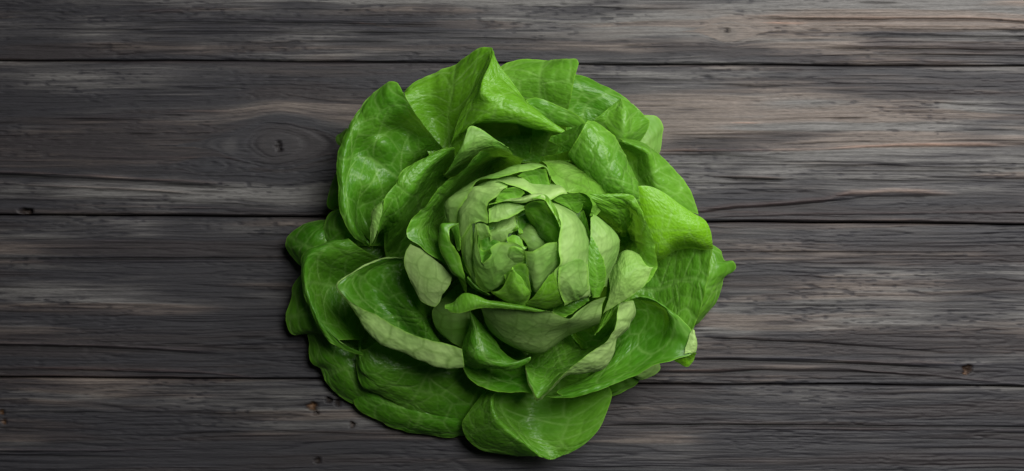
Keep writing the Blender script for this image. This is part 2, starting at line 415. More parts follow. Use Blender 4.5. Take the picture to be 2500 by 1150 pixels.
def parse(s):
    a = np.array([[float(v) for v in t.split(',')] for t in s.split()])
    a[:, 2] *= ZS
    return a
def catmull(P, t, n):
    """centripetal Catmull-Rom through points P (k,m) with knots t, at n even steps"""
    k = len(P)
    if k == 2:
        u = np.linspace(0, 1, n).reshape((-1,) + (1,) * (P.ndim - 1)); return P[0] * (1 - u) + P[1] * u
    s = np.linspace(t[0], t[-1], n)
    i = np.clip(np.searchsorted(t, s, side='right') - 1, 0, k - 2)
    D = np.zeros_like(P)
    dt = np.diff(t); sl = np.diff(P, axis=0) / dt.reshape((-1,) + (1,) * (P.ndim - 1))
    for a in range(1, k - 1):
        w = dt[a - 1] + dt[a]
        D[a] = (sl[a - 1] * dt[a] + sl[a] * dt[a - 1]) / w
    D[0] = 1.5 * sl[0] - 0.5 * D[1]; D[-1] = 1.5 * sl[-1] - 0.5 * D[-2]
    sh = (-1,) + (1,) * (P.ndim - 1)
    h = dt[i].reshape(sh); u = ((s - t[i]) / dt[i]).reshape(sh)
    return ((2*u**3 - 3*u**2 + 1) * P[i] + (u**3 - 2*u**2 + u) * h * D[i] + (-2*u**3 + 3*u**2) * P[i+1] + (u**3 - u**2) * h * D[i+1])
def row_curve(P, n, mode):
    if mode == 'idx':
        return catmull(P, np.arange(len(P), dtype=float), n)
    d = np.maximum(np.linalg.norm(np.diff(P, axis=0), axis=1), 0.5)
    t = np.concatenate([[0], np.cumsum(np.sqrt(d))])
    F = catmull(P, t, n * 6)
    a = np.concatenate([[0], np.cumsum(np.linalg.norm(np.diff(F, axis=0), axis=1))])
    s = np.linspace(0, a[-1], n)
    return np.stack([np.interp(s, a, F[:, c]) for c in range(3)], 1)

_count = [0]
def leaf(side, rows, tint=0.3, hue=0.0, mode='arc', base=True, pucker=1.0, cell=46, pale=0.0, ruffle=1.0, midrib=True, rimside=True, crinkle=1.0, fold=0.25, rimw=2.0, btint=None, dz=0.0):
    """one leaf: rows of points from the heart out to its margin (x, y in table units, height above the table)"""
    R = [parse(r) for r in rows]
    for r in R: r[:, 2] += dz * ZS
    _count[0] += 1; sd = _count[0]
    span = max(np.linalg.norm(np.diff(r, axis=0), axis=1).sum() for r in R)
    n = int(np.clip(span / 2.3, 20, 200))
    C = [row_curve(r, n, mode) for r in R]
    if base:
        f = C[0]; zc = f[:, 2:3]
        xy = f[:, :2]; c = np.array([[CX, CY]])
        b1 = np.concatenate([c + 0.55 * (xy - c), np.maximum(0.28 * zc, 28)], 1)
        b0 = np.concatenate([c + 0.10 * (xy - c), np.full_like(zc, 34)], 1)
        C = [b0, b1] + C
    C = np.array(C)
    d = np.linalg.norm(np.diff(C, axis=0), axis=2).mean(1)
    t = np.concatenate([[0], np.cumsum(np.maximum(d, 1) ** 0.6)])
    L = d.sum()
    m = int(np.clip(L / 2.4, 16, 210))
    A = catmull(C, t, m * 4)
    # even out along the leaf
    ad = np.linalg.norm(np.diff(A, axis=0), axis=2).mean(1); aa = np.concatenate([[0], np.cumsum(ad)])
    s = np.linspace(0, aa[-1], m)
    ii = np.clip(np.searchsorted(aa, s) - 1, 0, len(aa) - 2); w = ((s - aa[ii]) / np.maximum(aa[ii + 1] - aa[ii], 1e-6))[:, None, None]
    A = A[ii] * (1 - w) + A[ii + 1] * w
    gv = np.gradient(A, axis=0); gv = gv / np.maximum(np.linalg.norm(gv, axis=2, keepdims=True), 1e-6)
    ul = np.linspace(0, 1, n)[None, :] * np.linalg.norm(np.diff(A[-1], axis=0), axis=1).sum()
    wob = 5.0 * (fbm(ul / 26.0, ul * 0 + sd, sd, 3) - 0.5) * sstep(0.8, 1.0, (s / max(s[-1], 1)))[:, None]
    A = A + gv * wob[..., None]
    if not base:
        gu = np.gradient(A, axis=1); gu = gu / np.maximum(np.linalg.norm(gu, axis=2, keepdims=True), 1e-6)
        uq = np.linspace(-1, 1, n)[None, :]
        side_w = 4.5 * (fbm(s[:, None] / 22.0 + 0 * uq, np.sign(uq) * 3.0 + sd + 0 * s[:, None], sd + 11, 3) - 0.5) * sstep(0.6, 1.0, np.abs(uq))
        A = A + gu * side_w[..., None]
        vq = (s / max(s[-1], 1))[:, None]; cw = sstep(0.45, 1.0, np.abs(uq))
        A = A + gv * (6.0 * cw * (sstep(0.4, 0.0, vq) - sstep(0.6, 1.0, vq)))[..., None]      # rounded corners
    # leaf coordinates in table units
    wid = np.linalg.norm(np.diff(A, axis=1), axis=2).sum(1)
    vv = np.repeat(s[:, None], n, 1)
    uu = (np.linspace(0, 1, n)[None, :] - 0.5) * wid.mean() * np.ones((m, 1))
    un = np.linspace(0, 1, n)[None, :] * np.ones((m, 1)); vn = vv / max(s[-1], 1)
    # veins: midrib, curved laterals, net
    wx = uu + 14 * (fbm(uu / 60., vv / 60., sd) - .5); wy = vv + 14 * (fbm(uu / 60., vv / 60., sd + 50) - .5)
    f1, f2 = worley(wx / cell, wy / (cell * 1.15), sd)
    g1, g2 = worley(wx / (cell * 0.42), wy / (cell * 0.46), sd + 31)
    net = np.exp(-((f2 - f1) * cell / 3.2) ** 2); fine = np.exp(-((g2 - g1) * cell * 0.42 / 2.4) ** 2)
    du = np.abs(uu + 10 * (vnoise(vv / 90., vv * 0, sd) - .5))
    rib = np.exp(-(du / (2.6 + 7 * (1 - vn) ** 1.5)) ** 2) * (1 - 0.6 * vn) if midrib else 0 * uu
    lat = np.zeros_like(uu)
    if midrib:
        half = np.maximum(wid.mean() / 2, 20)
        x = du / half
        ph = (vv - 0.62 * half * x ** 0.85 + 12 * np.sign(uu)) / 72.0 + 0.25 * (fbm(uu / 70., vv / 70., sd + 9) - .5)
        dph = np.abs(ph - np.round(ph)) * 72
        lat = np.exp(-(dph / 2.0) ** 2) * np.clip(1.15 - x, 0, 1) * sstep(0.0, 0.1, x)
    vein = np.clip(np.maximum.reduce([rib, 1.0 * lat, 0.5 * net, 0.22 * fine]), 0, 1)
    # relief: cushions between veins, slow ruffles, wavy edge
    edge = sstep(0, 0.06, un) * sstep(0, 0.06, 1 - un)
    cush = np.clip((f2 - f1), 0, 0.5) * 2; cush2 = np.clip(g2 - g1, 0, 0.5) * 2
    rel = pucker * (1.5 * (cush - .5) + 0.8 * (cush2 - .5) - 1.6 * np.maximum(rib, 0.7 * lat)) + ruffle * (5.0 * (fbm(uu / 85., vv / 85., sd + 70, 3) - .5) + fold * 7.0 * (fbm(uu / 26., vv / 70., sd + 75, 2) - .5))
    rel = rel * (0.5 + 0.5 * edge) + ruffle * 8.0 * (fbm(ul / 42.0, ul * 0 + sd + 3, sd + 90, 2) - 0.5) * sstep(0.70, 1.0, vn)
    V = P2W(A[..., 0], A[..., 1], A[..., 2])
    # orientation: which side of the leaf looks up
    du_ = np.gradient(V, axis=1); dv_ = np.gradient(V, axis=0)
    nrm = np.cross(du_, dv_); k0 = int(m * 0.55) if base else 0
    flip = (nrm[k0:, :, 2].sum() > 0) != (side == 'A')
    # grid_mesh faces run (a, a+1 along u, ...): normal = du x dv
    ln = np.maximum(np.linalg.norm(nrm, axis=2, keepdims=True), 1e-12)
    nn = nrm / ln * (-1 if flip else 1)
    V = V + nn * (rel * S)[..., None]
    V[..., 2] = np.maximum(V[..., 2], 2.0 * S)
    V = V - np.array(lettuce.location)
    me, q = grid_mesh("leaf", V.reshape(-1, 3), m, n, flip=flip)
    uvl = me.uv_layers.new(name='UVMap')
    UV = np.stack([uu + sd * 333.0, vv], -1).reshape(-1, 2)
    uvl.data.foreach_set('uv', UV[q.ravel()].astype(np.float32).ravel())
    a1 = me.attributes.new('vein', 'FLOAT', 'POINT'); a1.data.foreach_set('value', vein.astype(np.float32).ravel())
    ed_ = np.minimum((1 - vn) * s[-1], np.minimum(un, 1 - un) * wid[:, None] if rimside else 1e9)
    pl = pale + 0.55 * sstep(0.35, 0.0, vn) * (1 if base else 0) + 0 * uu
    rim = np.exp(-(ed_ / rimw) ** 2)
    a2 = me.attributes.new('pale', 'FLOAT', 'POINT'); a2.data.foreach_set('value', pl.astype(np.float32).ravel())
    a4 = me.attributes.new('net', 'FLOAT', 'POINT'); a4.data.foreach_set('value', np.clip(np.maximum.reduce([rib, net, 0.25 * fine]), 0, 1).astype(np.float32).ravel())
    a3 = me.attributes.new('rim', 'FLOAT', 'POINT'); a3.data.foreach_set('value', rim.astype(np.float32).ravel())
    me.materials.append(LEAF)
    o = bpy.data.objects.new("leaf", me); sc.collection.objects.link(o); o.parent = lettuce
    o['crinkle'] = float(crinkle); o['btint'] = float(tint if btint is None else btint); o['tint'] = float(tint); o['hue'] = float(hue)
    return o

# ---- lowest leaves, spread on the planks
leaf('A', ["880,800,50 930,850,50 980,900,45", "800,800,70 830,880,75 880,930,70 920,960,55",
  "745,770,40 751,813,38 763,889,35 781,903,32 802,941,28 830,969,22 864,988,20 900,1000,15"], 0.25)
leaf('A', ["850,720,60 850,770,60 860,820,55", "775,690,85 765,740,95 770,790,90 800,830,60",
  "745,660,60 732,676,60 718,697,60 708,735,58 697,770,52 701,794,45 713,815,40 740,816,35 781,812,35 810,812,30"], 0.25)
leaf('A', ["900,560,60 900,600,60 890,650,60", "800,545,95 770,580,110 760,620,100 790,660,70",
  "800,537,80 784,535,80 743,544,75 715,561,68 697,579,60 694,593,55 697,607,50 715,627,45 732,645,45 760,665,40"], 0.22)
leaf('A', ["930,520,90 930,560,90 920,600,85", "850,520,125 830,555,130 840,600,115",
  "838,505,115 809,516,110 800,526,108 792,545,105 789,570,100 792,592,95 810,610,85"], 0.2)
leaf('A', ["920,430,100 910,480,100", "850,420,120 840,470,125 860,510,110",
  "836,400,110 820,425,105 811,450,100 805,470,95 798,497,88 803,508,85 820,515,85 845,520,80"], 0.15)
leaf('A', ["900,330,120 900,370,120", "850,315,120 845,350,120", "850,310,105 835,325,100 824,333,98 822,342,98 826,350,98 845,365,100"], 0.3)
leaf('A', ["930,880,50 1060,900,45 1160,910,45", "885,935,58 1000,1010,62 1090,1025,60 1170,1010,50",
  "870,955,40 862,978,34 868,993,30 890,1012,26 923,1028,24 960,1043,22 993,1053,20 1040,1062,18 1080,1066,18 1130,1064,18 1180,1050,20"], 0.22)
leaf('A', ["1400,850,40 1440,830,40", "1470,920,55 1520,890,55", "1440,985,25 1480,970,25 1497,966,28 1518,959,30 1553,938,32 1563,924,34 1570,880,36"], 0.25)
leaf('B', ["1480,850,60 1520,820,60", "1540,905,75 1570,870,80", "1545,915,60 1553,920,58 1567,924,55 1591,917,52 1612,903,50 1610,884,55 1605,860,60"], 0.5)
leaf('A', ["1580,640,50 1580,700,50 1570,760,50", "1720,610,80 1735,660,90 1710,740,80 1680,790,60",
  "1735,595,70 1750,603,68 1762,613,66 1770,636,60 1790,638,56 1795,652,48 1786,666,50 1772,673,55 1755,721,50 1713,780,42 1703,791,40 1680,810,35"], 0.45)
leaf('A', ["960,800,110 1040,850,95 1130,880,80 1230,900,75", "905,845,135 960,890,130 1060,905,118 1210,930,90", "882,850,125 890,905,125 950,940,110 1050,975,90 1210,1000,72",
  "893,803,118 876,850,112 871,890,105 875,918,98 890,945,88 944,972,72 1028,1018,50 1090,1046,40 1128,1055,36 1230,1050,35"], 0.3)
# ---- the cupped leaf at the bottom
leaf('A', ["1200,920,90 1210,915,100 1225,910,105 1260,905,90 1310,905,75 1380,905,85 1440,900,100",
 "1172,968,115 1188,970,135 1203,975,148 1225,985,115 1305,985,75 1400,965,95 1480,935,130",
 "1140,1011,95 1175,1015,125 1208,1010,155 1240,1025,105 1295,1030,78 1400,1020,100 1494,965,135",
 "1128,1040,78 1175,1050,112 1225,1040,150 1260,1052,110 1310,1065,88 1400,1060,108 1480,1010,132",
 "1145,1075,66 1190,1075,98 1250,1063,142 1280,1078,112 1335,1092,95 1395,1085,110 1462,1048,126",
 "1182,1100,62 1230,1098,85 1280,1087,130 1305,1102,112 1350,1108,98 1390,1103,106 1430,1082,118",
 "1238,1107,60 1270,1113,70 1310,1113,110 1330,1119,104 1346,1121,100 1370,1115,104 1400,1101,110"], 0.38, mode='idx')
# ---- right side
leaf('A', ["1500,640,70 1500,700,65 1500,760,60", "1600,610,100 1600,680,85 1600,750,85 1600,800,90", "1690,570,150 1690,640,135 1680,720,130 1660,790,115",
  "1700,570,150 1725,580,160 1739,606,158 1736,638,155 1727,693,148 1713,746,138 1699,787,122 1694,803,115 1680,815,105"], 0.38, pucker=1.4)
leaf('A', ["1470,380,150 1490,430,150 1530,500,140 1570,540,130", "1505,355,190 1535,390,150 1550,430,150 1580,480,165 1640,530,150",
  "1520,345,215 1580,375,215 1588,400,205 1610,450,195 1660,510,170",
  "1508,338,200 1556,343,195 1584,357,190 1623,389,180 1657,423,172 1678,451,165 1696,490,155 1706,524,145"], 0.5)
leaf('A', ["1548,455,240 1570,510,235 1590,570,225 1603,618,205 1606,640,165", "1590,456,242 1625,510,240 1645,560,232 1645,590,215 1650,612,170",
  "1626,474,236 1665,520,232 1690,560,228 1682,586,212 1690,606,170", "1664,502,228 1695,530,224 1715,560,220 1715,592,205 1715,610,175",
  "1699,525,220 1720,537,214 1732,558,208 1739,586,195 1741,608,180"], 0.4, hue=0.85, mode='idx', pucker=0.3, ruffle=0.3)
# lower right leaf with curled pale tip
leaf('A', ["1420,800,100 1430,850,100 1440,890,100", "1530,735,190 1540,790,150 1500,860,150 1440,920,150",
  "1560,725,215 1620,770,190 1590,840,170 1480,920,180 1360,955,180",
  "1560,723,215 1600,735,222 1640,775,215 1640,850,195 1560,900,195 1450,945,200 1370,966,195",
  "1555,722,208 1592,730,215 1630,752,215 1662,778,210 1690,806,205 1697,830,205 1690,862,200 1645,880,205 1600,892,205 1540,922,205 1495,940,205 1430,963,200 1380,972,195 1330,968,190"], 0.24, midrib=False)
leaf('A', ["1645,868,185 1670,862,190 1692,858,190", "1646,880,180 1675,880,175 1700,862,178", "1648,881,172 1662,888,165 1677,894,160 1692,880,165 1700,862,172"], 0.4, hue=0.7, base=False, midrib=False)
leaf('B', ["1685,800,210 1680,830,208 1665,865,205", "1694,805,210 1696,832,210 1685,862,207 ", "1697,812,205 1701,835,202 1699,860,198 1690,866,196"], 0.9, base=False, midrib=False)
# ---- top
leaf('A', ["1380,330,90 1440,340,90", "1380,260,110 1430,260,105 1480,290,105", "1390,200,120 1440,215,118 1500,250,112 1530,290,100",
  "1395,178,105 1407,180,105 1435,187,104 1463,201,102 1501,218,98 1525,236,94 1539,251,90 1550,270,85"], 0.25)
leaf('A', ["1270,330,60 1350,340,60", "1240,260,135 1310,255,140 1387,268,170", "1228,190,150 1300,180,165 1402,195,190",
  "1222,163,140 1245,152,138 1287,145,140 1346,147,148 1380,143,172 1408,145,182 1413,154,185"], 0.5)
leaf('B', ["1500,390,100 1540,400,100", "1550,320,115 1580,350,115 1590,385,105", "1560,285,105 1574,281,105 1602,284,100 1616,298,95 1617,343,92 1610,375,92 1600,395,90"], 0.4)
leaf('A', ["1440,330,130 1460,345,140 1490,360,150 1520,360,145 1560,350,130", "1452,293,160 1480,300,165 1520,330,180 1545,322,165 1586,298,140",
  "1470,278,165 1495,280,170 1525,295,185 1545,290,165 1575,285,148", "1487,263,165 1503,263,170 1525,265,180 1545,268,165 1562,270,155",
  "1514,242,160 1515,241,162 1517,241,165 1530,247,162 1545,254,158"], 0.4, mode='idx')
leaf('A', ["1060,400,150 1110,380,150 1160,360,150", "1010,290,160 1060,290,140 1110,300,170 1150,280,220", "990,235,165 1050,220,160 1120,210,200 1185,160,245",
  "986,226,150 990,222,150 1014,201,150 1050,182,155 1080,168,162 1113,157,172 1133,142,185 1165,119,205 1179,115,215 1200,116,228 1203,128,235"], 0.28, hue=0.3)
leaf('A', ["1300,320,120 1380,330,120", "1295,270,205 1340,290,200 1390,310,205", "1285,246,205 1307,239,208 1346,250,212 1384,267,215 1419,288,222 1433,302,225 1440,320,220"], 0.38)
leaf('A', ["1120,345,110 1140,320,100 1175,290,100 1240,275,105 1300,285,110 1360,310,120", "1102,350,215 1120,330,230 1165,302,265 1245,298,275 1310,312,275 1372,326,270",
  "1108,325,225 1135,295,250 1180,275,285 1240,270,295 1310,285,290 1380,321,270", "1120,290,235 1150,260,260 1192,250,295 1235,235,290 1290,257,280 1345,295,270",
  "1140,250,245 1160,235,265 1175,225,295 1215,215,280 1250,220,270 1293,257,262", "1165,205,250 1172,200,262 1178,192,285 1205,190,275 1225,190,262 1245,194,255",
  "1190,150,248 1193,150,258 1196,158,272 1203,150,265 1208,148,260 1214,152,255", "1201,120,245 1202,120,248 1203,124,250 1203.5,124,250 1204,124,250 1204.5,126,250"], 0.36, hue=0.35, mode='idx')
leaf('A', ["1392,392,270 1420,425,280 1450,450,290 1500,485,290 1560,510,280", "1388,375,318 1433,425,325 1466,453,325 1500,476,320 1562,492,300",
  "1408,340,345 1450,390,350 1490,430,345 1530,460,335 1560,475,305", "1426,309,350 1470,350,350 1505,390,340 1535,430,325 1557,455,300",
  "1435,293,340 1452,295,335 1470,305,330 1504,340,315 1522,371,308 1546,420,300 1557,455,292"], 0.42, pucker=1.4, cell=36)
leaf('A', ["1395,374,318 1412,345,345 1430,300,345", "1362,354,285 1385,334,310 1410,308,325", "1335,340,272 1349,333,276 1380,321,290"], 0.25, base=False, midrib=False)
leaf('A', ["1402,365,300 1405,392,290", "1355,377,240 1355,392,232", "1318,384,205 1322,394,200"], 0.2, base=False, midrib=False)
leaf('B', ["1120,430,120 1180,405,110 1240,395,100", "1085,425,255 1130,385,275 1190,360,285 1250,372,270", "1106,400,275 1130,362,300 1180,340,300 1240,360,285",
  "1125,375,280 1138,337,298 1144,311,300 1154,307,300 1186,323,298 1210,340,292 1238,357,285 1253,368,278"], 0.15)
# ---- left side
leaf('A', ["1085,365,168 1060,390,110 1040,420,60 1010,470,50 970,530,50 930,590,60", "1063,340,205 1025,360,165 990,390,150 960,440,150 935,500,150 915,580,150",
  "1035,305,225 985,322,150 940,350,185 905,395,165 905,450,178 885,500,150 890,545,140 908,590,165", "1010,270,240 968,268,222 905,320,196 868,372,172 855,430,196 860,490,190 868,535,170 888,575,180",
  "986,229,235 955,225,225 890,270,205 845,360,205 838,480,212 866,560,198 905,600,180",
  "986,229,230 976,211,225 967,201,220 951,199,215 934,208,210 899,236,203 868,277,199 850,312,197 833,350,196 823,382,198 821,413,202 823,462,206 828,500,206 836,530,202 850,558,196 868,582,188 889,598,178 903,603,170 912,606,160"], 0.26)
leaf('A', ["980,650,60 960,700,50 930,760,50 900,820,60", "925,630,150 880,655,115 850,700,85 850,770,95 880,830,115", "880,605,175 820,630,160 790,690,108 800,760,125 850,830,135",
  "854,585,175 800,600,175 755,630,170 750,690,158 775,770,155 830,835,148",
  "854,582,165 812,589,165 763,603,160 744,617,155 736,634,152 734,676,148 741,711,146 750,739,145 760,763,144 777,798,142 798,822,141 809,837,140 837,854,138 873,865,134 900,868,125"], 0.28)
leaf('A', ["960,640,90 1000,570,90 1035,505,100 1080,435,110 1115,400,130", "940,615,120 985,550,170 1016,486,170 1062,422,190 1110,375,240",
  "935,560,185 968,520,255 1000,470,275 1040,415,275 1105,360,270", "922,575,238 948,505,268 975,455,280 1010,410,280 1080,365,275",
  "908,608,250 917,586,262 930,530,275 941,483,282 955,462,280 969,444,278 976,427,276 993,408,274 1028,387,272 1063,368,270 1115,352,265"], 0.3)
leaf('B', ["908,608,262 930,530,284 941,483,286", "906,585,260 914,530,282 936,486,285", "907,605,256 903,561,266 903,523,272 906,513,274 938,483,282"], 0.3, base=False, midrib=False)
leaf('A', ["1055,640,50 1055,690,45 1060,750,45 1075,800,50 1110,840,60", "1000,640,195 990,690,212 1005,745,225 1025,790,205 1090,850,130",
  "985,629,215 920,670,205 920,720,195 960,775,190 1010,830,170 1110,880,170", "985,627,220 900,647,235 850,690,245 880,760,235 950,830,215 1040,875,210 1130,890,205",
  "986,626,222 937,632,230 903,644,238 861,665,245 822,697,255 845,735,252 859,753,250 875,778,248 896,809,246 923,835,244 958,854,242 1000,870,240 1035,886,238 1063,895,236 1102,902,232 1134,898,228",
  "984,630,226 937,635,234 903,647,242 861,668,250 826,697,262 843,722,266 868,744,268 903,760,268 934,776,268 979,804,266 1028,825,264 1080,837,260 1128,852,255"], 0.22, pucker=1.2, cell=36, btint=0.72)
# ---- bottom
leaf('B', ["1090,720,150 1150,740,160", "1055,760,170 1100,765,190 1150,765,200", "1060,790,165 1100,800,185 1148,790,200", "1075,815,160 1110,840,170 1130,850,175"], 0.2, crinkle=0.2, pucker=0.35, ruffle=0.5, cell=38)
leaf('A', ["1180,800,60 1240,820,50 1290,850,50", "1150,850,150 1220,880,110 1290,890,120", "1140,870,190 1160,905,170 1230,920,160 1290,920,180",
  "1125,860,200 1125,879,200 1133,900,200 1147,924,198 1172,943,198 1203,953,198 1224,958,198 1259,958,200 1290,958,205 1310,972,205"], 0.22)
leaf('A', ["1146,762,240 1147,761,242 1149,762,242 1151,764,238", "1146,799,240 1155,795,262 1165,790,262 1180,795,225", "1133,830,235 1155,835,275 1185,830,270 1211,833,225",
  "1127,858,230 1160,870,275 1205,865,270 1230,860,230", "1128,885,220 1175,890,262 1220,885,262 1262,880,240", "1145,895,205 1190,897,245 1240,895,255 1295,872,245",
  "1160,900,185 1203,898,225 1245,906,235 1288,886,238", "1170,895,170 1210,892,195 1240,895,200 1275,890,205"], 0.25, mode='idx', base=False)
leaf('A', ["1290,850,40 1350,820,35 1420,790,40", "1283,888,150 1335,865,100 1400,830,55 1455,795,55", "1283,900,215 1312,920,202 1368,888,135 1430,852,95 1482,812,95",
  "1283,902,225 1290,931,230 1297,948,230 1311,976,230 1340,955,238 1384,915,240 1415,913,238 1450,905,238 1470,900,240 1486,886,244 1501,858,250 1504,830,255 1520,815,258 1534,797,262 1537,785,264 1549,762,268 1546,735,275",
  "1285,902,232 1293,931,240 1300,948,244 1313,972,250 1328,961,262 1356,933,270 1391,897,275 1435,865,280 1470,842,284 1487,825,288 1501,800,294 1503,780,298 1505,760,302 1513,738,306"], 0.34, btint=0.85, cell=36)
# ---- right inner leaf with ruffle
leaf('A', ["1400,500,315 1440,520,305 1480,560,180 1490,610,120 1480,660,120 1460,720,130 1440,790,180",
  "1395,475,352 1445,498,352 1505,540,300 1522,592,120 1505,640,215 1490,680,290 1480,740,280 1452,817,262",
  "1398,462,355 1450,485,365 1522,510,330 1550,580,205 1530,625,285 1500,665,320 1500,730,300 1452,818,275",
  "1400,456,355 1480,478,365 1540,495,350 1572,570,320 1570,640,310 1530,690,320 1510,740,305 1452,819,283",
  "1400,455,352 1421,457,352 1438,467,356 1487,473,360 1529,474,358 1550,483,352 1563,506,346 1574,533,340 1590,565,335 1600,600,330 1605,634,326 1603,655,324 1591,680,322 1574,697,320 1553,713,318 1544,721,315 1530,735,312 1513,742,310 1480,794,295 1452,819,285"], 0.50, hue=0.18, pucker=1.6)
leaf('B', ["1480,690,250 1500,650,240 1540,640,240", "1484,675,308 1503,645,318 1530,612,318 1560,620,308", "1488,715,325 1515,680,345 1548,655,343 1580,648,332", "1470,772,305 1512,741,322 1544,720,326 1574,696,329 1602,652,331"], 0.62, hue=0.3, base=False, midrib=False)
# ---- wrappers round the heart
leaf('B', ["1320,395,290 1400,400,290 1480,450,280 1500,520,280", "1335,405,335 1390,425,340 1450,455,345 1480,500,330", "1343,430,365 1385,455,368 1430,470,370 1455,500,360 1455,530,345",
  "1347,440,370 1369,460,375 1389,472,378 1410,472,380 1428,476,380 1443,490,376 1447,505,372 1447,518,366 1441,529,358"], 0.1, hue=0.3)
leaf('A', ["1342,485,385 1373,474,390 1415,472,385 1429,480,378", "1360,493,380 1395,490,372 1428,490,365", "1384,506,368 1400,515,358 1413,520,350 1429,494,355"], 0.42, base=False, midrib=False)
leaf('A', ["1260,430,110 1190,440,90 1140,480,90 1095,540,120 1090,600,220 1120,650,270", "1270,405,240 1205,400,150 1145,445,120 1085,505,140 1070,580,296 1110,650,320",
  "1275,393,322 1206,373,316 1150,406,314 1072,482,318 1026,560,334 1060,615,335 1110,662,335",
  "1283,389,335 1252,378,340 1231,363,345 1210,358,348 1189,363,350 1171,371,350 1154,389,350 1137,410,350 1102,434,350 1073,458,350 1056,478,350 1041,502,350 1013,526,348 1000,541,346 993,563,345 997,580,345 1028,602,345 1045,620,345 1071,633,345 1088,647,344 1104,670,340"], 0.32)
leaf('B', ["1005,590,335 1050,625,338 1104,668,338", "986,631,322 1040,660,334 1100,690,330", "997,676,312 1030,700,320 1085,712,318", "1014,711,300 1028,735,295 1059,749,292 1066,746,294 1085,713,310"], 0.40, btint=0.95, base=False, crinkle=0.2, pucker=0.35, ruffle=0.5, cell=38)
leaf('B', ["1200,780,170 1260,820,170 1320,830,170 1400,800,170 1450,770,190", "1186,790,240 1203,815,240 1259,850,240 1321,862,240 1384,822,245 1441,800,255 1462,790,265",
  "1180,770,300 1230,800,300 1310,815,300 1380,800,305 1430,785,310 1468,770,310", "1170,745,345 1230,760,345 1310,775,340 1391,785,335 1430,755,335 1472,740,325",
  "1160,730,365 1224,745,362 1280,752,358 1349,763,350 1391,779,342 1410,763,342 1432,746,342 1454,733,340 1480,725,335"], 0.34, btint=0.62, crinkle=0.2, pucker=0.35, ruffle=0.5, cell=38)
leaf('A', ["1090,740,345 1116,735,355 1133,730,360 1189,742,355 1280,752,350 1349,763,345", "1085,748,352 1106,742,358 1116,729,364 1133,717,370 1158,720,374 1189,732,374 1224,737,372 1280,746,366 1328,758,358 1351,763,350",
  "1087,752,352 1099,755,358 1125,748,370 1160,738,380 1224,744,380 1300,755,368 1351,764,352", "1087,751,350 1095,762,352 1120,767,362 1147,758,370 1168,753,374 1210,751,374 1273,758,368 1351,765,352"], 0.5, base=False, midrib=False, pucker=0.3, ruffle=0.3)
leaf('A', ["1360,740,320 1430,700,320", "1352,763,325 1376,752,335 1395,743,338 1412,733,338 1437,728,338", "1387,777,325 1406,760,330 1440,735,330"], 0.35, base=False, midrib=False)
# pale inner right leaf
leaf('B', ["1510,580,300 1500,640,290 1480,700,290", "1452,527,345 1476,544,345 1497,566,340 1506,581,338 1504,610,335 1489,646,332 1478,668,330 1476,700,325",
  "1445,530,365 1465,560,368 1475,600,366 1465,650,360 1460,710,345", "1441,532,370 1440,545,374 1441,570,376 1438,605,376 1438,690,365 1440,726,350"], 0.5)
leaf('A', ["1441,568,379 1437,605,379 1438,690,369 1441,726,353", "1458,600,377 1458,650,375 1460,725,351", "1462,603,375 1476,640,367 1478,690,341 1467,722,336"], 0.45, base=False, midrib=False)
# ---- the heart
HK = dict(pucker=0.6, ruffle=0.8, cell=36, crinkle=0.35, fold=1.0, rimw=5.0)
leaf('A', ["1110,545,330 1100,500,330 1150,450,330 1240,415,335 1320,400,335 1345,440,330", "1097,543,360 1090,500,375 1130,460,385 1207,425,390 1290,398,390 1335,410,380 1343,440,375",
  "1120,543,372 1123,515,388 1137,487,400 1165,442,405 1217,435,405 1259,424,405 1300,414,402 1328,407,396 1342,430,385 1342,462,375"], 0.25, **HK)
leaf('A', ["1259,426,403 1300,415,400 1330,408,397", "1275,436,392 1310,430,385 1338,430,382", "1290,446,380 1312,458,375 1342,460,372"], 0.45, base=False, midrib=False, **HK)
leaf('B', ["1180,450,350 1230,430,360 1300,440,360 1370,450,350", "1186,455,390 1206,442,395 1226,440,400 1280,441,402 1302,457,402 1332,468,402 1354,466,398 1374,462,390 1386,472,384",
  "1190,460,400 1206,447,408 1220,442,412 1240,449,415 1280,463,415 1302,475,415 1323,478,412 1343,487,405 1367,475,395 1384,474,388"], 0.75, **HK)
leaf('B', ["1120,560,340 1120,510,340 1150,465,345 1200,440,350", "1126,585,385 1124,549,390 1126,514,395 1139,490,398 1157,461,400 1183,456,402 1209,445,404 1239,453,404",
  "1150,550,408 1150,515,412 1170,490,415 1200,470,418 1235,460,415", "1159,546,415 1172,540,420 1191,544,425 1191,507,428 1196,494,428 1213,481,428 1230,464,422 1243,456,412"], 0.52, **HK)
leaf('B', ["1159,544,418 1191,546,425", "1163,570,410 1198,573,415", "1170,590,395 1185,580,400 1198,574,405"], 0.4, base=False, midrib=False, **HK)
leaf('A', ["1203,490,420 1231,463,420 1247,456,415", "1215,492,412 1240,475,408 1275,464,408", "1225,493,405 1260,486,402 1283,478,402"], 0.5, base=False, midrib=False, **HK)
leaf('B', ["1130,590,330 1140,640,330 1165,690,330", "1128,585,380 1132,620,380 1145,660,375 1160,690,370", "1154,546,405 1155,590,405 1157,640,395 1165,690,380"], 0.3, **HK)
leaf('B', ["1160,690,340 1189,712,340 1215,700,350 1240,690,350 1285,660,360", "1158,660,385 1165,689,380 1189,707,378 1207,702,385 1229,680,395 1260,660,400 1284,640,410",
  "1155,600,410 1165,650,415 1190,665,420 1215,650,430 1245,630,430 1283,622,428", "1159,544,425 1162,562,428 1165,592,430 1170,620,430 1176,644,430 1187,636,436 1200,623,440 1198,607,444 1215,594,446 1252,592,446 1272,601,444 1281,611,438"], 0.3, **HK)
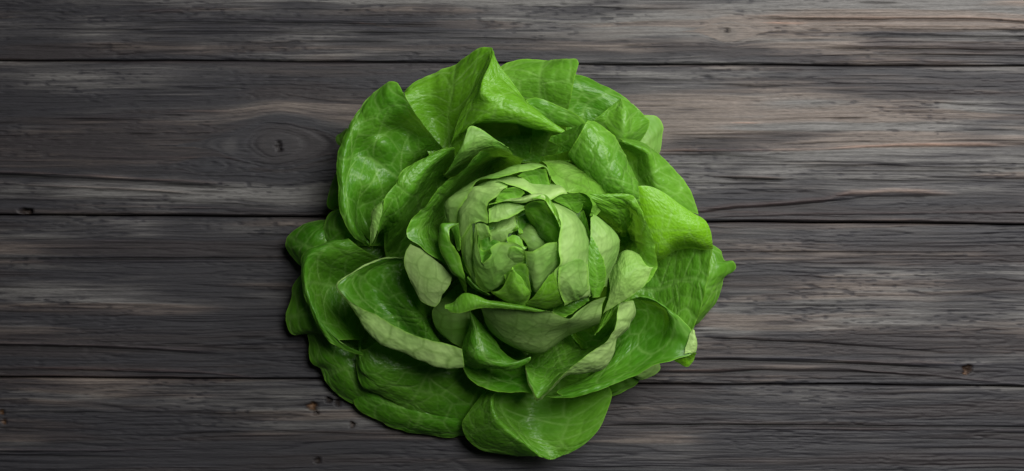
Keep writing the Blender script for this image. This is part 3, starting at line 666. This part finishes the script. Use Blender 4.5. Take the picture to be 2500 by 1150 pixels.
leaf('A', ["1165,560,426 1170,620,426 1177,643,424 1190,633,430 1200,622,436", "1168,580,400 1178,610,390 1195,605,400"], 0.4, base=False, midrib=False, **HK)
leaf('B', ["1300,710,350 1320,715,350 1355,670,360", "1297,687,395 1308,711,385 1317,706,388 1350,663,398 1367,642,400", "1288,650,420 1310,650,428 1340,635,425 1366,618,415",
  "1282,611,440 1300,612,442 1315,604,444 1334,595,442 1360,591,432"], 0.42, **HK)
leaf('B', ["1390,510,350 1430,560,345 1445,640,345 1440,720,345", "1354,497,390 1384,512,388 1408,527,385 1419,544,384 1428,570,384 1433,592,384 1434,636,382 1437,690,372 1436,722,360 1420,730,355",
  "1345,495,415 1375,510,418 1395,535,420 1405,580,422 1405,640,418 1405,690,405 1400,735,370", "1332,487,425 1352,501,430 1363,523,434 1368,542,436 1365,570,438 1364,614,436 1367,644,430 1352,665,422 1363,698,408 1378,730,390 1378,746,375"], 0.62, **HK)
leaf('A', ["1330,755,345 1352,752,345 1377,742,350", "1284,746,365 1330,754,362 1352,750,364 1377,741,372", "1300,727,395 1330,725,400 1372,715,398", "1317,706,415 1340,695,415 1363,698,412", "1350,663,426 1351,663,427 1353,665,426"], 0.55, hue=0.3, base=False, midrib=False, **HK)
leaf('A', ["1205,720,350 1246,742,345 1283,748,345", "1200,713,375 1211,722,375 1246,739,368 1283,746,366", "1217,710,388 1250,715,400 1280,725,395 1296,720,385", "1233,691,405 1255,690,420 1275,695,415 1289,702,405", "1247,657,428 1259,665,428 1276,680,420", "1246,656,426 1247,656,428 1249,657,428"], 0.7, base=False, midrib=False, **HK)
leaf('A', ["1235,700,380 1270,700,390 1298,718,385", "1232,680,400 1262,672,408 1292,680,408", "1230,663,410 1246,654,416 1285,639,425"], 0.4, base=False, midrib=False, **HK)
leaf('A', ["1137,683,345 1146,698,345 1185,720,345 1200,727,345", "1140,676,365 1165,702,365 1195,720,360", "1140,671,360 1143,670,360 1167,696,358 1189,711,358 1211,722,355"], 0.35, base=False, midrib=False, **HK)
leaf('B', ["1130,700,300 1110,640,300 1095,590,310 1110,560,320", "1140,712,350 1133,685,360 1106,661,372 1088,630,378 1076,595,382 1076,563,386 1078,549,388 1095,544,388 1123,544,386",
  "1139,695,362 1133,664,372 1123,630,385 1110,605,390 1098,585,392 1098,560,390 1115,550,388"], 0.32, midrib=False, **HK)
leaf('A', ["1095,544,386 1123,544,386", "1108,575,370 1126,590,385", "1115,610,370 1125,616,382"], 0.32, base=False, midrib=False, **HK)
leaf('A', ["1124,625,355 1137,668,350", "1130,620,362 1145,668,356", "1128,609,358 1135,626,360 1152,671,350"], 0.35, base=False, midrib=False, **HK)
leaf('A', ["1283,517,385 1311,543,385 1325,567,385 1346,592,385", "1281,510,400 1307,505,405 1335,530,410 1360,560,412 1363,590,405", "1281,500,425 1300,492,430 1328,490,432 1340,500,434 1356,525,436 1368,542,438"], 0.35, **HK)
leaf('B', ["1195,495,395 1230,487,400 1280,480,402 1330,474,402", "1193,501,415 1224,492,424 1273,488,430 1300,479,432 1328,478,432 1339,490,432", "1193,503,412 1224,494,420 1273,494,425 1300,490,428 1330,488,430"], 0.9, base=False, midrib=False, **HK)
leaf('B', ["1193,504,418 1231,495,424 1283,497,426", "1193,529,425 1235,515,432 1280,508,425", "1194,550,425 1224,539,430 1255,525,428 1282,513,418"], 0.5, dz=-14, base=False, midrib=False, **HK)
leaf('B', ["1190,530,380 1230,518,385 1262,505,385", "1194,551,405 1234,539,410 1259,527,412", "1195,575,418 1230,560,422 1262,550,415", "1200,602,400 1238,588,412 1241,570,416 1252,567,414 1262,551,412"], 0.6, dz=-40, base=False, midrib=False, **HK)
leaf('A', ["1255,500,365 1285,495,365 1320,520,370", "1259,526,400 1280,517,395 1307,539,398", "1261,545,405 1280,545,400 1303,548,402", "1266,574,408 1276,570,408 1300,553,405", "1262,590,372 1285,588,372 1312,572,380"], 0.3, dz=-62, base=False, midrib=False, **HK)
leaf('B', ["1262,565,365 1298,535,375 1325,530,375", "1266,577,395 1293,557,402 1311,550,400", "1280,588,408 1305,578,412 1328,570,402", "1290,606,405 1310,606,408 1346,590,398", "1285,628,372 1315,628,378 1358,608,372"], 0.5, dz=-48, base=False, midrib=False, **HK)
leaf('A', ["1241,574,408 1259,574,410 1275,580,410", "1240,591,410 1259,592,415 1280,600,415", "1262,597,412 1280,609,418 1293,596,416"], 0.8, dz=-24, base=False, midrib=False, **HK)
leaf('A', ["1264,556,420 1275,558,420", "1266,566,425 1277,570,424", "1268,575,418 1276,573,420"], 0.8, dz=-42, base=False, midrib=False, **HK)

leaf('A', ["1165,555,372 1220,555,372", "1172,600,366 1220,590,368", "1178,650,355 1222,630,360"], 0.15, base=False, midrib=False, **HK)
leaf('A', ["1300,478,434 1330,475,434 1350,496,438 1362,519,441 1371,548,442", "1300,491,434 1328,489,434 1345,512,437 1358,535,438 1366,560,438"], 0.6, hue=0.25, base=False, midrib=False, **HK)
leaf('A', ["1120,470,300 1270,440,320 1420,480,300", "1120,540,320 1270,520,300 1430,540,320", "1130,620,320 1270,600,300 1430,620,320", "1150,700,300 1280,720,310 1420,710,300"], 0.4, base=False, midrib=False, **HK)
leaf('A', ["1412,522,338 1432,590,343 1436,690,338", "1428,512,352 1438,560,357 1440,640,352"], 0.3, base=False, midrib=False, **HK)
leaf('A', ["1243,569,405 1262,566,404", "1255,558,416 1266,556,412", "1261,551,414 1265,550,412"], 0.8, dz=-34, base=False, midrib=False, **HK)
leaf('B', ["1367,647,435 1388,640,428 1408,633,424 1434,640,391", "1363,698,416 1395,700,410 1420,705,389 1437,695,377", "1379,743,381 1400,737,372 1420,728,362 1436,719,363"], 0.28, base=False, midrib=False, **HK)
leaf('B', ["1231,659,392 1232,632,428 1236,612,438", "1255,650,412 1256,625,436 1254,600,444", "1283,640,414 1282,624,432 1280,612,441"], 0.18, base=False, midrib=False, **HK)
leaf('A', ["1210,330,80 1410,330,80", "1210,362,70 1410,362,70", "1210,396,60 1415,400,60"], 0.2, base=False, midrib=False)
# cut stem under the leaves
def stem():
    n = 24; vs = []; fs = []
    prof = [(0, 2), (48, 2), (56, 20), (52, 60), (40, 110), (22, 170), (0, 200)]
    for r, z in prof:
        for i in range(n):
            a = 2 * math.pi * i / n
            rr = r * (1 + 0.06 * math.sin(3 * a))
            vs.append((rr * math.cos(a) * S, rr * math.sin(a) * S, z * S))
    for k in range(len(prof) - 1):
        for i in range(n):
            fs.append((k * n + i, k * n + (i + 1) % n, (k + 1) * n + (i + 1) % n, (k + 1) * n + i))
    me = bpy.data.meshes.new("stem"); me.from_pydata(vs, [], fs)
    for p in me.polygons: p.use_smooth = True
    me.materials.append(plain_material("pale_stem", (0.42, 0.50, 0.22), 0.5))
    o = bpy.data.objects.new("stem", me); sc.collection.objects.link(o); o.parent = lettuce
stem()
